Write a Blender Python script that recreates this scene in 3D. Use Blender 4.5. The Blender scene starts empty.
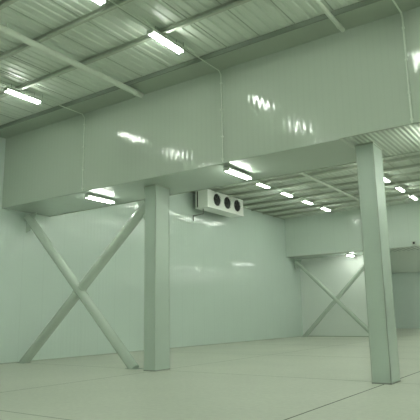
import bpy, bmesh, math, random
from mathutils import Vector, Matrix

C = bpy.context.scene.collection
SC = bpy.context.scene

# ------------------------------------------------------------------ camera
cam_d = bpy.data.cameras.new('camera')
cam_d.sensor_width = 36.0
cam_d.sensor_fit = 'HORIZONTAL'
cam_d.lens = 542.7 / 420.0 * 36.0
cam_d.clip_start = 0.05
cam_d.clip_end = 300
cam = bpy.data.objects.new('camera', cam_d)
C.objects.link(cam)
r_ = Vector((0.8218776, 0.5694242, -0.0165313))
u_ = Vector((0.1226288, -0.1485081, 0.9812785))
f_ = Vector((-0.5563087, 0.8085181, 0.1918833))
m = Matrix(((r_.x, u_.x, -f_.x, 0), (r_.y, u_.y, -f_.y, 0), (r_.z, u_.z, -f_.z, 1.6), (0, 0, 0, 1)))
cam.matrix_world = m
SC.camera = cam

# ------------------------------------------------------------------ world, exposure
w = bpy.data.worlds.new('world')
SC.world = w
w.use_nodes = True
w.node_tree.nodes['Background'].inputs[0].default_value = (0.55, 0.62, 0.56, 1)
w.node_tree.nodes['Background'].inputs[1].default_value = 0.2
SC.view_settings.view_transform = 'Standard'
SC.view_settings.look = 'None'
SC.view_settings.gamma = 1
SC.view_settings.use_curve_mapping = False
SC.view_settings.exposure = 0.0
LAMP_POWER = 43.0          # emission strength of every fluorescent tube
LAMP_COLOR = (0.945, 1.0, 0.905, 1)

# ------------------------------------------------------------------ dimensions (metres)
XL, XR = -18.06, 17.7       # left / right walls
YB, YN = -3.2, 12.22       # wall behind the camera, near face of near bulkhead
YN2 = 14.435               # back of near bulkhead
YF, YF2 = 36.08, 38.3      # far bulkhead
YR = 59.2                  # rear wall of the low bay
ZB, ZC = 5.77, 8.65        # bulkhead underside, roof deck
COLX = (-11.004, -3.971)
CWX, CWY, CY = 0.431, 0.703, 12.934

# ------------------------------------------------------------------ materials
def mat(name, col, rough=0.5, metal=0.0, spec=0.5, noise=0.0, nscale=3.0, rib=None, ribs=0.3, joint=None, emit=None, coat=0.0):
    """rib=(axis, pitch): fine rolled ribs as bump; joint=(axis, pitch): panel joints, or groove shade painted on ribs."""
    M = bpy.data.materials.new(name)
    M.use_nodes = True
    nt = M.node_tree
    N, L = nt.nodes, nt.links
    b = N['Principled BSDF']
    b.inputs['Base Color'].default_value = (*col, 1)
    b.inputs['Roughness'].default_value = rough
    b.inputs['Metallic'].default_value = metal
    b.inputs['Specular IOR Level'].default_value = spec
    if coat:
        b.inputs['Coat Weight'].default_value = coat
        b.inputs['Coat Roughness'].default_value = 0.12
    if emit:
        b.inputs['Emission Color'].default_value = emit[0]
        b.inputs['Emission Strength'].default_value = emit[1]
        return M
    tc = N.new('ShaderNodeTexCoord')
    colout = None
    if noise:
        nz = N.new('ShaderNodeTexNoise')
        nz.inputs['Scale'].default_value = nscale
        nz.inputs['Detail'].default_value = 5
        L.new(tc.outputs['Object'], nz.inputs['Vector'])
        mx = N.new('ShaderNodeMix'); mx.data_type = 'RGBA'
        mx.inputs[6].default_value = (*[c * (1 - noise) for c in col], 1)
        mx.inputs[7].default_value = (*[min(1, c * (1 + noise)) for c in col], 1)
        L.new(nz.outputs['Fac'], mx.inputs[0])
        colout = mx.outputs[2]
        L.new(colout, b.inputs['Base Color'])
        mr = N.new('ShaderNodeMapRange')
        mr.inputs['To Min'].default_value = max(0.02, rough * 0.8)
        mr.inputs['To Max'].default_value = rough * 1.25
        L.new(nz.outputs['Fac'], mr.inputs['Value'])
        L.new(mr.outputs[0], b.inputs['Roughness'])
    sep = N.new('ShaderNodeSeparateXYZ')
    L.new(tc.outputs['Object'], sep.inputs[0])
    def math_(op, a, bb=None):
        n = N.new('ShaderNodeMath'); n.operation = op
        for i, v in enumerate((a, bb)):
            if v is None: continue
            if isinstance(v, (int, float)): n.inputs[i].default_value = v
            else: L.new(v, n.inputs[i])
        return n.outputs[0]
    if joint:
        fr = math_('FRACT', math_('DIVIDE', sep.outputs[joint[0]], joint[1]))
        d = math_('LESS_THAN', fr, joint[2] / joint[1])
        mj = N.new('ShaderNodeMix'); mj.data_type = 'RGBA'
        L.new(math_('MULTIPLY', d, joint[3]), mj.inputs[0])
        if colout: L.new(colout, mj.inputs[6])
        else: mj.inputs[6].default_value = (*col, 1)
        mj.inputs[7].default_value = (*[c * 0.4 for c in col], 1)
        L.new(mj.outputs[2], b.inputs['Base Color'])
    if rib:
        s = math_('SINE', math_('MULTIPLY', sep.outputs[rib[0]], 2 * math.pi / rib[1]))
        # sheets are never dead flat: slow buckling added to the ribs
        n2 = N.new('ShaderNodeTexNoise'); n2.inputs['Scale'].default_value = 0.9; n2.inputs['Detail'].default_value = 2
        L.new(tc.outputs['Object'], n2.inputs['Vector'])
        hsum = math_('ADD', math_('MULTIPLY', s, ribs * 0.001), math_('MULTIPLY', n2.outputs['Fac'], 0.0035))
        bp = N.new('ShaderNodeBump')
        bp.inputs['Strength'].default_value = 1.0
        bp.inputs['Distance'].default_value = 1.0
        L.new(hsum, bp.inputs['Height'])
        L.new(bp.outputs[0], b.inputs['Normal'])
    return M

PANEL = (0.52, 0.585, 0.505)
M_face = mat('bulkhead_panel', PANEL, 0.1, rib=(0, 0.17), ribs=0.65, noise=0.03, nscale=0.6, joint=(0, 0.17, 0.03, 0.03))  # faint groove shade along each rib is painted into the colour
M_wallY = mat('wall_panel_along', (0.66, 0.76, 0.7), 0.1, rib=(1, 0.2), ribs=1.1, noise=0.03, nscale=0.6, joint=(1, 1.02, 0.015, 0.15))
M_wallX = mat('wall_panel_across', (0.7, 0.79, 0.72), 0.2, rib=(0, 0.17), ribs=0.5, noise=0.03, nscale=0.6, joint=(0, 1.02, 0.015, 0.15))
M_wallfar = mat('recess_panel', (0.92, 0.97, 0.92), 0.35, rib=(0, 0.17), ribs=0.3, noise=0.03, nscale=0.6)
M_rear = mat('rear_panel', (0.82, 0.92, 0.86), 0.5, noise=0.03, nscale=0.6)
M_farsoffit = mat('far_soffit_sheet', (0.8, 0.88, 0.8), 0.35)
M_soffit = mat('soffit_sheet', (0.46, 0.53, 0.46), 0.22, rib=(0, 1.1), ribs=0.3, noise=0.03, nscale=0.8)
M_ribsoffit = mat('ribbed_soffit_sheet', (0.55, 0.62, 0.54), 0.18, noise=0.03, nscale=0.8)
M_deck = mat('roof_deck_sheet', (0.69, 0.76, 0.67), 0.31, noise=0.05, nscale=0.5)
M_purlin = mat('purlin_steel', (0.52, 0.57, 0.48), 0.4, metal=0.2, noise=0.06, nscale=2)
M_trim = mat('flashing', (0.41, 0.47, 0.39), 0.4, noise=0.05)
M_dark = mat('dark_seal', (0.26, 0.3, 0.25), 0.6)
M_col = mat('column_cladding', (0.55, 0.64, 0.57), 0.24, rib=(2, 2.4), ribs=0.8, noise=0.04, nscale=1.2)
M_coltrim = mat('column_trim', (0.60, 0.68, 0.61), 0.25)
M_brace = mat('brace_paint', (0.6, 0.68, 0.6), 0.15, noise=0.05, nscale=2.5)
M_pipe = mat('pipe_paint', (0.68, 0.74, 0.64), 0.3, noise=0.04)
M_cond = mat('conduit', (0.75, 0.82, 0.72), 0.35)
M_clip = mat('conduit_clip', (0.3, 0.33, 0.29), 0.5)
M_white = mat('cooler_casing', (0.9, 0.93, 0.87), 0.3, noise=0.02)
M_coil = mat('cooler_coil', (0.05, 0.06, 0.05), 0.6, joint=(2, 0.03, 0.012, 0.5))
M_black = mat('fan_black', (0.02, 0.022, 0.02), 0.5)
M_guard = mat('fan_guard', (0.07, 0.08, 0.07), 0.4, metal=0.6)
M_house = mat('light_housing', (0.6, 0.66, 0.58), 0.4)
M_tube = mat('fluorescent_tube', (0.9, 0.95, 0.9), 0.3, emit=(LAMP_COLOR, LAMP_POWER))

def floor_material():
    M = bpy.data.materials.new('concrete_floor'); M.use_nodes = True
    nt = M.node_tree; N, L = nt.nodes, nt.links; b = N['Principled BSDF']
    tc = N.new('ShaderNodeTexCoord')
    n1 = N.new('ShaderNodeTexNoise'); n1.inputs['Scale'].default_value = 0.35; n1.inputs['Detail'].default_value = 6
    n2 = N.new('ShaderNodeTexNoise'); n2.inputs['Scale'].default_value = 9; n2.inputs['Detail'].default_value = 8
    L.new(tc.outputs['Object'], n1.inputs['Vector']); L.new(tc.outputs['Object'], n2.inputs['Vector'])
    m1 = N.new('ShaderNodeMix'); m1.data_type = 'RGBA'
    m1.inputs[6].default_value = (0.54, 0.57, 0.48, 1); m1.inputs[7].default_value = (0.80, 0.82, 0.72, 1)
    L.new(n1.outputs['Fac'], m1.inputs[0])
    m2 = N.new('ShaderNodeMix'); m2.data_type = 'RGBA'; m2.blend_type = 'MULTIPLY'; m2.inputs[0].default_value = 0.25
    L.new(m1.outputs[2], m2.inputs[6]); L.new(n2.outputs['Fac'], m2.inputs[7])
    L.new(m2.outputs[2], b.inputs['Base Color'])
    mr = N.new('ShaderNodeMapRange'); mr.inputs['To Min'].default_value = 0.35; mr.inputs['To Max'].default_value = 0.55
    L.new(n1.outputs['Fac'], mr.inputs['Value']); L.new(mr.outputs[0], b.inputs['Roughness'])
    bp = N.new('ShaderNodeBump'); bp.inputs['Strength'].default_value = 0.15; bp.inputs['Distance'].default_value = 0.01
    L.new(n2.outputs['Fac'], bp.inputs['Height']); L.new(bp.outputs[0], b.inputs['Normal'])
    return M
M_floor = floor_material()

# ------------------------------------------------------------------ mesh helpers
class MB:
    def __init__(s): s.v = []; s.f = []; s.sm = []
    def add(s, vs, fs, smooth=False):
        o = len(s.v); s.v += [tuple(v) for v in vs]
        s.f += [tuple(i + o for i in f) for f in fs]; s.sm += [smooth] * len(fs); return s
    def box(s, x0, x1, y0, y1, z0, z1):
        vs = [(x0,y0,z0),(x1,y0,z0),(x1,y1,z0),(x0,y1,z0),(x0,y0,z1),(x1,y0,z1),(x1,y1,z1),(x0,y1,z1)]
        return s.add(vs, [(0,3,2,1),(4,5,6,7),(0,1,5,4),(1,2,6,5),(2,3,7,6),(3,0,4,7)])
    def tube(s, a, b, r, n=12, r2=None, caps=True):
        a, b = Vector(a), Vector(b); r2 = r if r2 is None else r2
        d = (b - a).normalized()
        t = Vector((0,0,1)) if abs(d.z) < .9 else Vector((1,0,0))
        p = d.cross(t).normalized(); q = d.cross(p)
        vs = []
        for c, rr in ((a, r), (b, r2)):
            for i in range(n):
                th = 2 * math.pi * i / n
                vs.append(c + p * rr * math.cos(th) + q * rr * math.sin(th))
        s.add(vs, [(i, (i+1) % n, n + (i+1) % n, n + i) for i in range(n)], True)
        if caps: s.add(vs, [tuple(range(n-1, -1, -1)), tuple(range(n, 2*n))])
        return s
    def path(s, pts, r, n=10):
        for i in range(len(pts) - 1): s.tube(pts[i], pts[i+1], r, n)
        for p in pts[1:-1]: s.ball(p, r * 1.02, n)
        return s
    def ball(s, c, r, n=10):
        k = n // 2; vs = []; fs = []
        for j in range(k + 1):
            ph = math.pi * j / k
            for i in range(n):
                th = 2 * math.pi * i / n
                vs.append((c[0] + r*math.sin(ph)*math.cos(th), c[1] + r*math.sin(ph)*math.sin(th), c[2] + r*math.cos(ph)))
        for j in range(k):
            for i in range(n):
                fs.append((j*n+i, (j+1)*n+i, (j+1)*n+(i+1) % n, j*n+(i+1) % n))
        return s.add(vs, fs, True)
    def prof_x(s, prof, y0, y1):
        """open profile of (x,z) points swept along y"""
        n = len(prof)
        vs = [(x, y0, z) for x, z in prof] + [(x, y1, z) for x, z in prof]
        return s.add(vs, [(i, i+1, n+i+1, n+i) for i in range(n-1)])
    def prof_yz(s, prof, x0, x1):
        """closed profile of (y,z) points swept along x"""
        n = len(prof)
        vs = [(x0, y, z) for y, z in prof] + [(x1, y, z) for y, z in prof]
        s.add(vs, [(i, (i+1) % n, n+(i+1) % n, n+i) for i in range(n)])
        return s.add(vs, [tuple(range(n-1, -1, -1)), tuple(range(n, 2*n))])
    def build(s, name, m, parent=None, origin=None, bevel=0, seg=2):
        me = bpy.data.meshes.new(name)
        o = Vector(origin) if origin else Vector((0,0,0))
        me.from_pydata([tuple(Vector(v) - o) for v in s.v], [], s.f)
        for p, sm in zip(me.polygons, s.sm): p.use_smooth = sm
        bm = bmesh.new(); bm.from_mesh(me); bmesh.ops.remove_doubles(bm, verts=bm.verts, dist=1e-6) if not any(s.sm) else None
        bmesh.ops.recalc_face_normals(bm, faces=bm.faces); bm.to_mesh(me); bm.free()
        me.materials.append(m)
        ob = bpy.data.objects.new(name, me); C.objects.link(ob)
        ob.location = o
        if parent: ob.parent = parent
        if bevel:
            bv = ob.modifiers.new('bevel', 'BEVEL'); bv.width = bevel; bv.segments = seg; bv.limit_method = 'ANGLE'
        return ob

def struct(name, mb, m, parent=None, **k):
    ob = mb.build(name, m, parent, **k)
    if not parent: ob['kind'] = 'structure'
    return ob

def thing(name, label, cat, loc=(0,0,0), group=None):
    o = bpy.data.objects.new(name, None); C.objects.link(o); o.location = loc
    o.empty_display_size = 0.2
    return tag(o, label, cat, group)

def tag(o, label, cat, group=None):
    o['label'] = label; o['category'] = cat
    if group: o['group'] = group
    return o

# ------------------------------------------------------------------ setting
T = 0.2
struct('floor', MB().box(XL-T, XR+T, YB-T, YR+T, -0.2, 0), M_floor)
fj = MB()
for x in (-4.13, 2.9, 9.9): fj.box(x-0.015, x+0.015, YB, YR, 0.0, 0.0015)
f2 = MB()
f2.box(-11.112, -11.088, YB, YR, 0.0, 0.0015)
for y in (-0.8, 6.27, 13.3, 20.3, 27.4, 34.4, 41.4): f2.box(XL, XR, y-0.012, y+0.012, 0.0, 0.0012)
struct('trim_1', fj, mat('joint_sealant', (0.12, 0.14, 0.11), 0.8))
struct('trim_14', f2, mat('joint_filler', (0.3, 0.33, 0.27), 0.8))
struct('wall_left', MB().box(XL-T, XL, YB-T, YR+T, 0, ZC+0.05), M_wallY)
struct('wall_right', MB().box(XR, XR+T, YB-T, YR+T, 0, ZC+0.05), M_wallY)
struct('wall_back', MB().box(XL, XR, YB-T, YB, 0, ZC+0.05), M_wallX)
# wall closing the braced bay under the far bulkhead, then the low bay to the right of it
struct('wall_far', MB().box(XL, -11.5, YF2, YF2+0.2, 0, ZB), M_wallfar)
struct('wall_rear', MB().box(XL, XR, YR, YR+T, 0, ZB+0.1), M_rear)
# bulkheads (dropped boxes that cross the hall)
struct('wall_bulkhead_near', MB().box(XL, XR, YN, YN2, ZB+0.02, ZC+0.02), M_face)
struct('wall_bulkhead_far', MB().box(XL, XR, YF, YF2, ZB+0.02, ZC+0.02), M_wallX)
def ribbed(x0, x1, y0, y1, z, pitch, depth):
    pr = []; x = x0; i = 0
    while x < x1 - 1e-6:
        for fx, dz in ((0, 0), (0.3, 0), (0.5, depth), (0.8, depth)):
            if x + fx*pitch < x1: pr.append((x + fx*pitch, z + dz))
        x += pitch
    pr.append((x1, z))
    return MB().prof_x(pr, y0, y1)
XS = -4.55
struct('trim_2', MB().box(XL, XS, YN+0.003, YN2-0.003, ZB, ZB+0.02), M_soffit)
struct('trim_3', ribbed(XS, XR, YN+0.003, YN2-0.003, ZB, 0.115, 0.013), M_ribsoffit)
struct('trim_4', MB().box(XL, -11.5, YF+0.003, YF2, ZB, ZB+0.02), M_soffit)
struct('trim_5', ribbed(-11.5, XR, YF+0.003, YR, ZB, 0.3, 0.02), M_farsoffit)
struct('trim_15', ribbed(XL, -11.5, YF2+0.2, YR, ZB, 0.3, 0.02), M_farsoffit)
struct('trim_6', MB().box(XL, XR, YF2, YR, ZB+0.05, ZB+0.15), M_trim)
# dark seal lines along the bulkhead bottoms
struct('trim_7', MB().box(XL, XR, YN2-0.004, YN2+0.02, ZB-0.02, ZB+0.03), M_trim)
struct('trim_8', MB().box(XL, XR, YF-0.015, YF+0.003, ZB-0.01, ZB+0.03), M_trim)
# folded flashing where bulkhead meets roof
struct('trim_9', MB().prof_yz([(YN-0.82, ZC), (YN-0.82, ZC-0.1), (YN, ZC-0.1), (YN, ZC)], XL, XR), M_trim)
struct('trim_10', MB().box(XL, XR, YN-0.87, YN-0.825, ZC-0.13, ZC), M_dark)
# ceiling deck
pr = []; x = XL - 0.1
while x < XR + 0.1:
    pr += [(x, ZC), (x + 0.11, ZC), (x + 0.14, ZC + 0.025), (x + 0.22, ZC + 0.025)]
    x += 0.25
deck = MB().prof_x(pr, YB - 0.1, YF + 0.1)
o = struct('ceiling', deck, M_deck)
so = o.modifiers.new('thickness', 'SOLIDIFY'); so.thickness = 0.01; so.offset = 1
# seams of the deck sheets
sm = MB()
x = XL + 0.9
while x < XR:
    sm.box(x - 0.011, x + 0.011, YB, YN - 0.9, ZC - 0.012, ZC - 0.001)
    sm.box(x - 0.011, x + 0.011, YN2 + 0.03, YF - 0.02, ZC - 0.012, ZC - 0.001); x += 1.0
struct('trim_11', sm, M_trim)
struct('trim_12', MB().box(XL, XL+0.015, YN2+0.03, YF-0.03, ZC-0.09, ZC-0.013), M_trim)
struct('trim_13', MB().box(XL, XL+0.012, YB, YN-0.9, ZC-0.09, ZC-0.013), M_trim)
struct('baseboard_left', MB().box(XL, XL+0.012, YB, YF2-0.01, 0, 0.03), M_trim)
struct('baseboard_far', MB().box(XL+0.02, -11.5, YF2-0.01, YF2, 0, 0.04), M_trim)

ORD = ['first', 'second', 'third', 'fourth', 'fifth', 'sixth', 'seventh', 'eighth', 'ninth', 'tenth', 'eleventh', 'twelfth', 'thirteenth', 'fourteenth']
# ------------------------------------------------------------------ roof purlins
def purlin(y, label, group):
    zt, zb = ZC - 0.013, ZC - 0.15
    p = [(y, zt), (y, zt-0.008), (y+0.075, zt-0.008), (y+0.075, zb+0.01), (y+0.012, zb+0.01), (y+0.012, zb+0.035),
         (y, zb+0.035), (y, zb), (y+0.085, zb), (y+0.085, zt)]
    o = MB().prof_yz(p, XL+0.02, XR).build('roof_purlin', M_purlin, origin=(XL+0.02, y, zb))
    tag(o, label, 'purlin', group)
for i, y in enumerate([9.55, 8.0, 6.5, 4.9, 3.3, 1.7]):
    purlin(y, 'grey-green steel roof purlin, %s one in front of the near bulkhead' % ORD[i], 'purlins in front of the near bulkhead')
for i in range(13):
    purlin(15.6 + 1.55*i, 'grey-green steel roof purlin, %s one behind the near bulkhead' % ORD[i], 'purlins behind the near bulkhead')

# ------------------------------------------------------------------ roof pipes
def pipe(x, y0, y1, r, z, label):
    t = thing('roof_pipe', label, 'pipe', (x, y0, z), 'pipes under the roof')
    MB().tube((0,0,0), (0,y1-y0,0), r, 20).build('pipe', M_pipe, t)
    k = MB().tube((0,y1-y0-0.28,0), (0,y1-y0-0.2,0), r*1.25, 20).build('coupling', M_pipe, t)
    yy = y0 + 1.0
    while yy < y1 - 0.6:
        h = MB(); l = yy - y0
        h.tube((0,l-0.02,0), (0,l+0.02,0), r*1.12, 20)
        h.tube((0,l,r), (0,l,ZC-z-0.02), 0.012, 8)
        h.build('pipe_hanger', M_pipe, t); yy += 3.1
pipe(-10.74, YB+0.02, 11.95, 0.086, 8.40, 'thick pale pipe under the roof at upper left, running to the bulkhead')
pipe(-10.9, YN2+0.03, YF-0.02, 0.07, 8.40, 'pale roof pipe behind the near bulkhead, running toward the far bulkhead')
pipe(-4.18, YB+0.02, 11.95, 0.055, 8.42, 'thinner pale roof pipe at upper right meeting the bulkhead over the right column')

# ------------------------------------------------------------------ columns
def column(x1, y0, label):
    t = thing('support_column', label, 'column', (x1 - CWX/2, y0 + CWY/2, 0), 'support columns')
    hx, hy = CWX/2, CWY/2
    MB().box(-hx, hx, -hy, hy, 0.0, ZB-0.03).build('cladding', M_col, t, bevel=0.012)
    e = 0.006
    for sx, sy in ((1,-1), (-1,-1), (1,1), (-1,1)):
        a, b_ = sorted((sx*(hx+e), sx*(hx-0.03))); c, d = sorted((sy*(hy+e), sy*(hy-0.004)))
        k = MB().box(a, b_, c, d, 0.03, ZB-0.03)
        a, b_ = sorted((sx*(hx+e), sx*(hx-0.004))); c, d = sorted((sy*(hy+e), sy*(hy-0.03)))
        k.box(a, b_, c, d, 0.03, ZB-0.03)
        k.build('corner_trim', M_coltrim, t)
    MB().box(-hx-0.012, hx+0.012, -hy-0.012, hy+0.012, 0, 0.03).build('base_trim', M_clip, t)
    MB().box(-hx-0.02, hx+0.02, -hy-0.02, hy+0.02, ZB-0.035, ZB-0.001).build('head_trim', M_trim, t)
    return t
column(COLX[0], CY, 'grey-green clad column on the left, beside the big cross brace')
column(COLX[1], CY, 'largest grey-green clad column, on the right, nearest the camera')
column(-11.0, 36.85, 'distant clad column under the far bulkhead, almost hidden behind the right column')

# ------------------------------------------------------------------ cross braces
def cross_brace(y, Atop, Afoot, Btop, Bfoot, R, label):
    ox = (Afoot[0] + Bfoot[0]) / 2
    t = thing('cross_brace', label, 'brace', (ox, y, 0), 'cross braces')
    P = lambda p: Vector((p[0]-ox, 0, p[1]))
    a0, a1, b0, b1 = P(Atop), P(Afoot), P(Btop), P(Bfoot)
    MB().tube(a0, a1, R, 28).build('brace_tube', M_brace, t)
    # crossing point
    da, db = a1-a0, b1-b0
    den = da.x*db.z - da.z*db.x
    s = ((b0.x-a0.x)*db.z - (b0.z-a0.z)*db.x) / den
    X = a0 + da*s; n = db.normalized()
    MB().tube(b0, X - n*R*0.75, R, 28).build('brace_tube', M_brace, t)
    MB().tube(X + n*R*0.75, b1, R, 28).build('brace_tube', M_brace, t)
    for sg in (-1, 1):
        MB().tube(X + n*sg*R*0.9, X + n*sg*(R*0.9+0.05), R*1.1, 28).build('joint_collar', M_brace, t)
    for p, d in ((a1, da), (b1, db)):
        q = Vector((p.x, 0, 0.0))
        MB().box(q.x-R*1.45, q.x+R*1.45, -R*1.1, R*1.1, 0.0, 0.015).build('foot_plate', M_brace, t)
    for p, sg in ((a0, 1), (b0, -1)):
        MB().add([(p.x-sg*0.1,-0.012,p.z+0.12),(p.x+sg*0.5,-0.012,p.z+0.12),(p.x+sg*0.15,-0.012,p.z-0.55),(p.x-sg*0.1,-0.012,p.z-0.6),
                  (p.x-sg*0.1,0.012,p.z+0.12),(p.x+sg*0.5,0.012,p.z+0.12),(p.x+sg*0.15,0.012,p.z-0.55),(p.x-sg*0.1,0.012,p.z-0.6)],
                 [(0,1,2,3),(7,6,5,4),(0,4,5,1),(1,5,6,2),(2,6,7,3),(3,7,4,0)]).build('gusset_plate', M_brace, t)
    return t
cross_brace(CY+CWY/2, (-17.85, 5.55), (-12.14, 0.0), (-11.62, 5.3), (-17.72, 0.0), 0.165, 'large tubular X brace between left wall and left column')
cross_brace(37.2, (-17.85, 5.55), (-12.2, 0.0), (-11.95, 5.5), (-17.45, 0.0), 0.145, 'small distant tubular X brace under the far bulkhead')

# ------------------------------------------------------------------ evaporator (unit cooler)
cx0, cx1, cy0, cy1, cz0, cz1 = -17.62, -16.80, 24.2, 28.0, 7.54, 8.56
t = thing('unit_cooler', 'white ceiling-hung unit cooler with three dark fans, beside the left wall', 'cooler', ((cx0+cx1)/2, (cy0+cy1)/2, cz0))
ox, oy, oz = t.location
def L_(mb): return mb
def cbox(a, b, c, d, e, f): return MB().box(a-ox, b-ox, c-oy, d-oy, e-oz, f-oz)
cbox(cx0+0.28, cx1, cy0+0.02, cy1-0.02, cz0+0.06, cz1).build('casing', M_white, t, bevel=0.015)
cbox(cx0+0.06, cx0+0.28, cy0+0.03, cy1-0.03, cz0+0.08, cz1-0.03).build('coil', M_coil, t)
for ya, yb in ((cy0, cy0+0.02), (cy1-0.02, cy1)):
    cbox(cx0, cx0+0.06, ya, yb, cz0, cz1).build('end_frame', M_white, t)
    cbox(cx0+0.16, cx1+0.01, ya-0.003, yb+0.003, cz0, cz1).build('end_panel', M_white, t)
MB().prof_yz([(cy0-0.02-oy, 0), (cy1+0.02-oy, 0), (cy1+0.02-oy, 0.06), (cy0-0.02-oy, 0.06)], cx0-ox-0.02, cx1-ox+0.04).build('drain_pan', M_white, t, bevel=0.01)
fz = (cz0 + cz1)/2 + 0.03
for k in range(3):
    fy = cy0 + 0.90 + k*1.08
    R = 0.36
    f = MB().tube((cx1-ox+0.002, fy-oy, fz-oz), (cx1-ox+0.012, fy-oy, fz-oz), R, 32).build('fan', M_black, t)
    rg = MB()
    for i in range(32):
        a, b_ = 2*math.pi*i/32, 2*math.pi*(i+1)/32
        rg.tube((cx1-ox+0.02, fy-oy+(R+0.01)*math.cos(a), fz-oz+(R+0.01)*math.sin(a)), (cx1-ox+0.02, fy-oy+(R+0.01)*math.cos(b_), fz-oz+(R+0.01)*math.sin(b_)), 0.025, 6, caps=False)
    rg.build('fan_ring', M_white, f)
    bl = MB()
    for i in range(5):
        a = 2*math.pi*i/5 + 0.3*k
        c, s = math.cos(a), math.sin(a)
        def q(r, off, xx): return (cx1-ox+xx, fy-oy+r*c-off*s, fz-oz+r*s+off*c)
        bl.add([q(0.07,-0.04,0.018), q(0.33,-0.09,0.018), q(0.33,0.09,0.05), q(0.07,0.04,0.04)], [(0,1,2,3)])
    bl.tube((cx1-ox+0.012, fy-oy, fz-oz), (cx1-ox+0.06, fy-oy, fz-oz), 0.08, 16)
    bl.build('fan_blades', M_guard, f)
    gd = MB()
    for rr in (0.12, 0.2, 0.28, 0.35):
        for i in range(20):
            a, b_ = 2*math.pi*i/20, 2*math.pi*(i+1)/20
            gd.tube((cx1-ox+0.07, fy-oy+rr*math.cos(a), fz-oz+rr*math.sin(a)), (cx1-ox+0.07, fy-oy+rr*math.cos(b_), fz-oz+rr*math.sin(b_)), 0.004, 4, caps=False)
    for i in range(4):
        a = math.pi*i/4
        gd.tube((cx1-ox+0.07, fy-oy-0.36*math.cos(a), fz-oz-0.36*math.sin(a)), (cx1-ox+0.07, fy-oy+0.36*math.cos(a), fz-oz+0.36*math.sin(a)), 0.005, 4)
    gd.build('fan_guard', M_black, f)
for yy in (cy0+0.3, cy1-0.3):
    for xx in (cx0+0.35, cx1-0.1):
        MB().tube((xx-ox, yy-oy, cz1-oz), (xx-ox, yy-oy, ZC-0.005-oz), 0.012, 8).build('hanger_rod', M_clip, t)
MB().path([(cx0+0.3-ox, cy0+0.3-oy, 0.0), (cx0+0.3-ox, cy0+0.3-oy, -0.28), (XL+0.05-ox, cy0+0.3-oy, -0.32), (XL+0.05-ox, cy0+0.3-oy, -0.62)], 0.03).build('drain_pipe', M_clip, t)

# ------------------------------------------------------------------ lights
def make_light(hl=0.285):
    t = thing('batten_light', '', 'light')
    L2 = 0.635
    MB().box(-0.1, 0.1, -L2, L2, 0.04, 0.10).build('housing', M_house, t, bevel=0.012)
    for sx in (-1, 1):
        MB().tube((sx*0.052, -L2+0.035, 0.008), (sx*0.052, L2-0.035, 0.008), 0.027, 10).build('tube', M_tube, t)
    for sy in (-1, 1):
        MB().box(-0.095, 0.095, sy*(L2-0.02)-0.018, sy*(L2-0.02)+0.018, -0.012, 0.04).build('end_cap', M_house, t)
        MB().tube((0, sy*0.42, 0.10), (0, sy*0.42, hl), 0.008, 6).build('hanger', M_clip, t)
    return t
protos = {0: make_light(), 1: make_light(0.148)}
used = {0: False, 1: False}
def copy_tree(o, parent=None):
    c = o.copy(); C.objects.link(c)
    if parent: c.parent = parent
    for ch in list(o.children): copy_tree(ch, c)
    return c
def light(x, y, z, label, group):
    k = 0 if z > 7 else 1
    if not used[k]: t = protos[k]; used[k] = True
    else: t = copy_tree(protos[k])
    t.location = (x, y, z)
    tag(t, label, 'light', group)
    return t
ZL = 8.36
G1, G2, G3, G4 = 'lights on the near roof', 'lights under the bulkheads', 'lights on the far roof', 'lights out of view'
light(-13.7, 9.78, ZL, 'lit tube light at the left edge, under the near roof', G1)
light(-8.0, 9.8, ZL, 'lit tube light near top centre, nearest the bulkhead face', G1)
light(-8.0, 7.0, ZL, 'lit tube light cut by the top edge of the picture', G1)
light(-13.62, 13.05, ZB-0.145, 'lit tube light under the near bulkhead, left of the left column', G2)
light(-8.0, 13.1, ZB-0.145, 'lit tube light under the near bulkhead, above the unit cooler', G2)
light(-13.62, 37.2, ZB-0.145, 'small distant lit tube light under the far bulkhead, above the distant X brace', G2)
nm = ['nearest the bulkhead', 'second from the bulkhead', 'third from the bulkhead', 'farthest, by the far bulkhead']
for i, y in enumerate((24.8, 27.6, 30.4, 33.2)):
    light(-13.62, y, ZL, 'distant lit tube light in the row between the columns, ' + nm[i], G3)
nm = ['', 'first right of the right column', 'second right of the right column', 'third right of the right column, at the picture edge']
light(-8.0, 24.8, ZL, 'lit tube light hidden behind the head of the right column', G3)
for i, y in enumerate((27.6, 30.4, 33.2)):
    if i+1: light(-8.0, y, ZL, 'distant lit tube light, ' + nm[i+1], G3)
hid = 'lit tube light of the hall, or added to brighten the low bay, out of the picture or hidden by the bulkhead'
for x in (-13.7, -8.0, -3.1, 2.6, 8.3, 14.0):
    for y in (-1.4, 1.4, 4.2, 7.0, 9.8):
        if (x, y) in ((-13.7, 9.8), (-8.0, 9.8), (-8.0, 7.0)): continue
        light(x, y, ZL, hid, G4)
    for y in (16.4, 19.2, 22.0): light(x, y, ZL, hid, G4)
for x in (-2.5, 2.6, 8.3, 14.0):
    light(x, 13.1, ZB-0.145, hid, G4)
    for y in (24.8, 27.6, 30.4, 33.2): light(x if x > 0 else -3.1, y, ZL, hid, G4)
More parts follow.
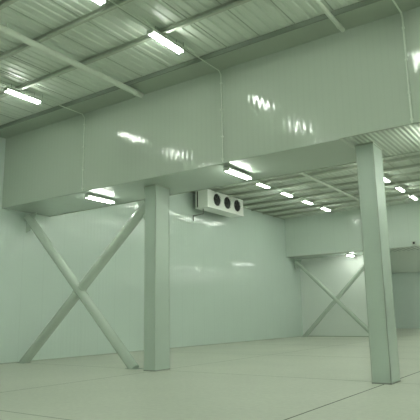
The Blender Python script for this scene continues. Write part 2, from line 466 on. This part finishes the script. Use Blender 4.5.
for x, y in ((-8.0, 37.2), (-8.0, 41), (-8.0, 44), (-8.0, 47), (-8.0, 50), (-8.0, 53), (-8, 56), (-3, 42), (-3, 46), (-3, 50), (-3, 54), (2.6, 44), (2.6, 52), (8.3, 44), (-10.9, 50), (-11.6, 56)): light(x, y, ZB-0.145, hid, G4)  # lamps beyond the far bulkhead added out of view to brighten the low bay

# ------------------------------------------------------------------ conduits
def conduit(x, label, ya, yb, drop, r=0.015, z=8.484):
    t = thing('light_conduit', label, 'conduit', (x, ya, z), 'light conduits')
    P = [(0, 0, 0), (0, yb-ya, 0)]
    if drop:
        P = [(0, 0, 0), (0, yb-ya-0.1, 0), (0, yb-ya, -0.1), (0, yb-ya, ZB+0.03-z)]
    MB().path(P, r, 8).build('conduit_tube', M_cond, t)
    if drop:
        for k in (0.35, 1.15, 1.95, 2.6):
            MB().box(-0.03, 0.03, yb-ya-0.018, yb-ya+0.026, -k-0.02, -k+0.02).build('clip', M_cond, t)
    yy = ya + 0.8
    while yy < yb - 0.5:
        MB().tube((0, yy-ya, 0), (0, yy-ya, ZC-0.015-z), 0.008, 6).build('conduit_hanger', M_clip, t); yy += 3.2
    return t
conduit(-13.575, 'thin pale conduit at upper left dropping down the bulkhead to the left soffit light', YB+0.02, YN-0.03, True)
conduit(-7.93, 'thin pale conduit at top centre dropping down the bulkhead to the centre soffit light', YB+0.02, YN-0.03, True)
conduit(-2.82, 'pale conduit at the right edge dropping down the bulkhead face', YB+0.02, YN-0.03, True, r=0.022)
conduit(-13.5, 'thin conduit carrying the distant row of lights between the columns', YN2+0.05, YF-0.02, False)
conduit(-7.88, 'thin conduit carrying the distant lights right of the right column', YN2+0.05, YF-0.02, False)
# small electrical box on the far bulkhead
t = thing('junction_box', 'tiny electrical box on the far bulkhead at the right edge of the picture', 'electrical box', (-8.9, YF, 5.98))
MB().box(-0.14, 0.14, -0.1, 0, -0.15, 0.17).build('box_body', M_house, t, bevel=0.015)
MB().box(-0.06, 0.06, -0.115, -0.1, -0.05, 0.09).build('box_cover', M_black, t)
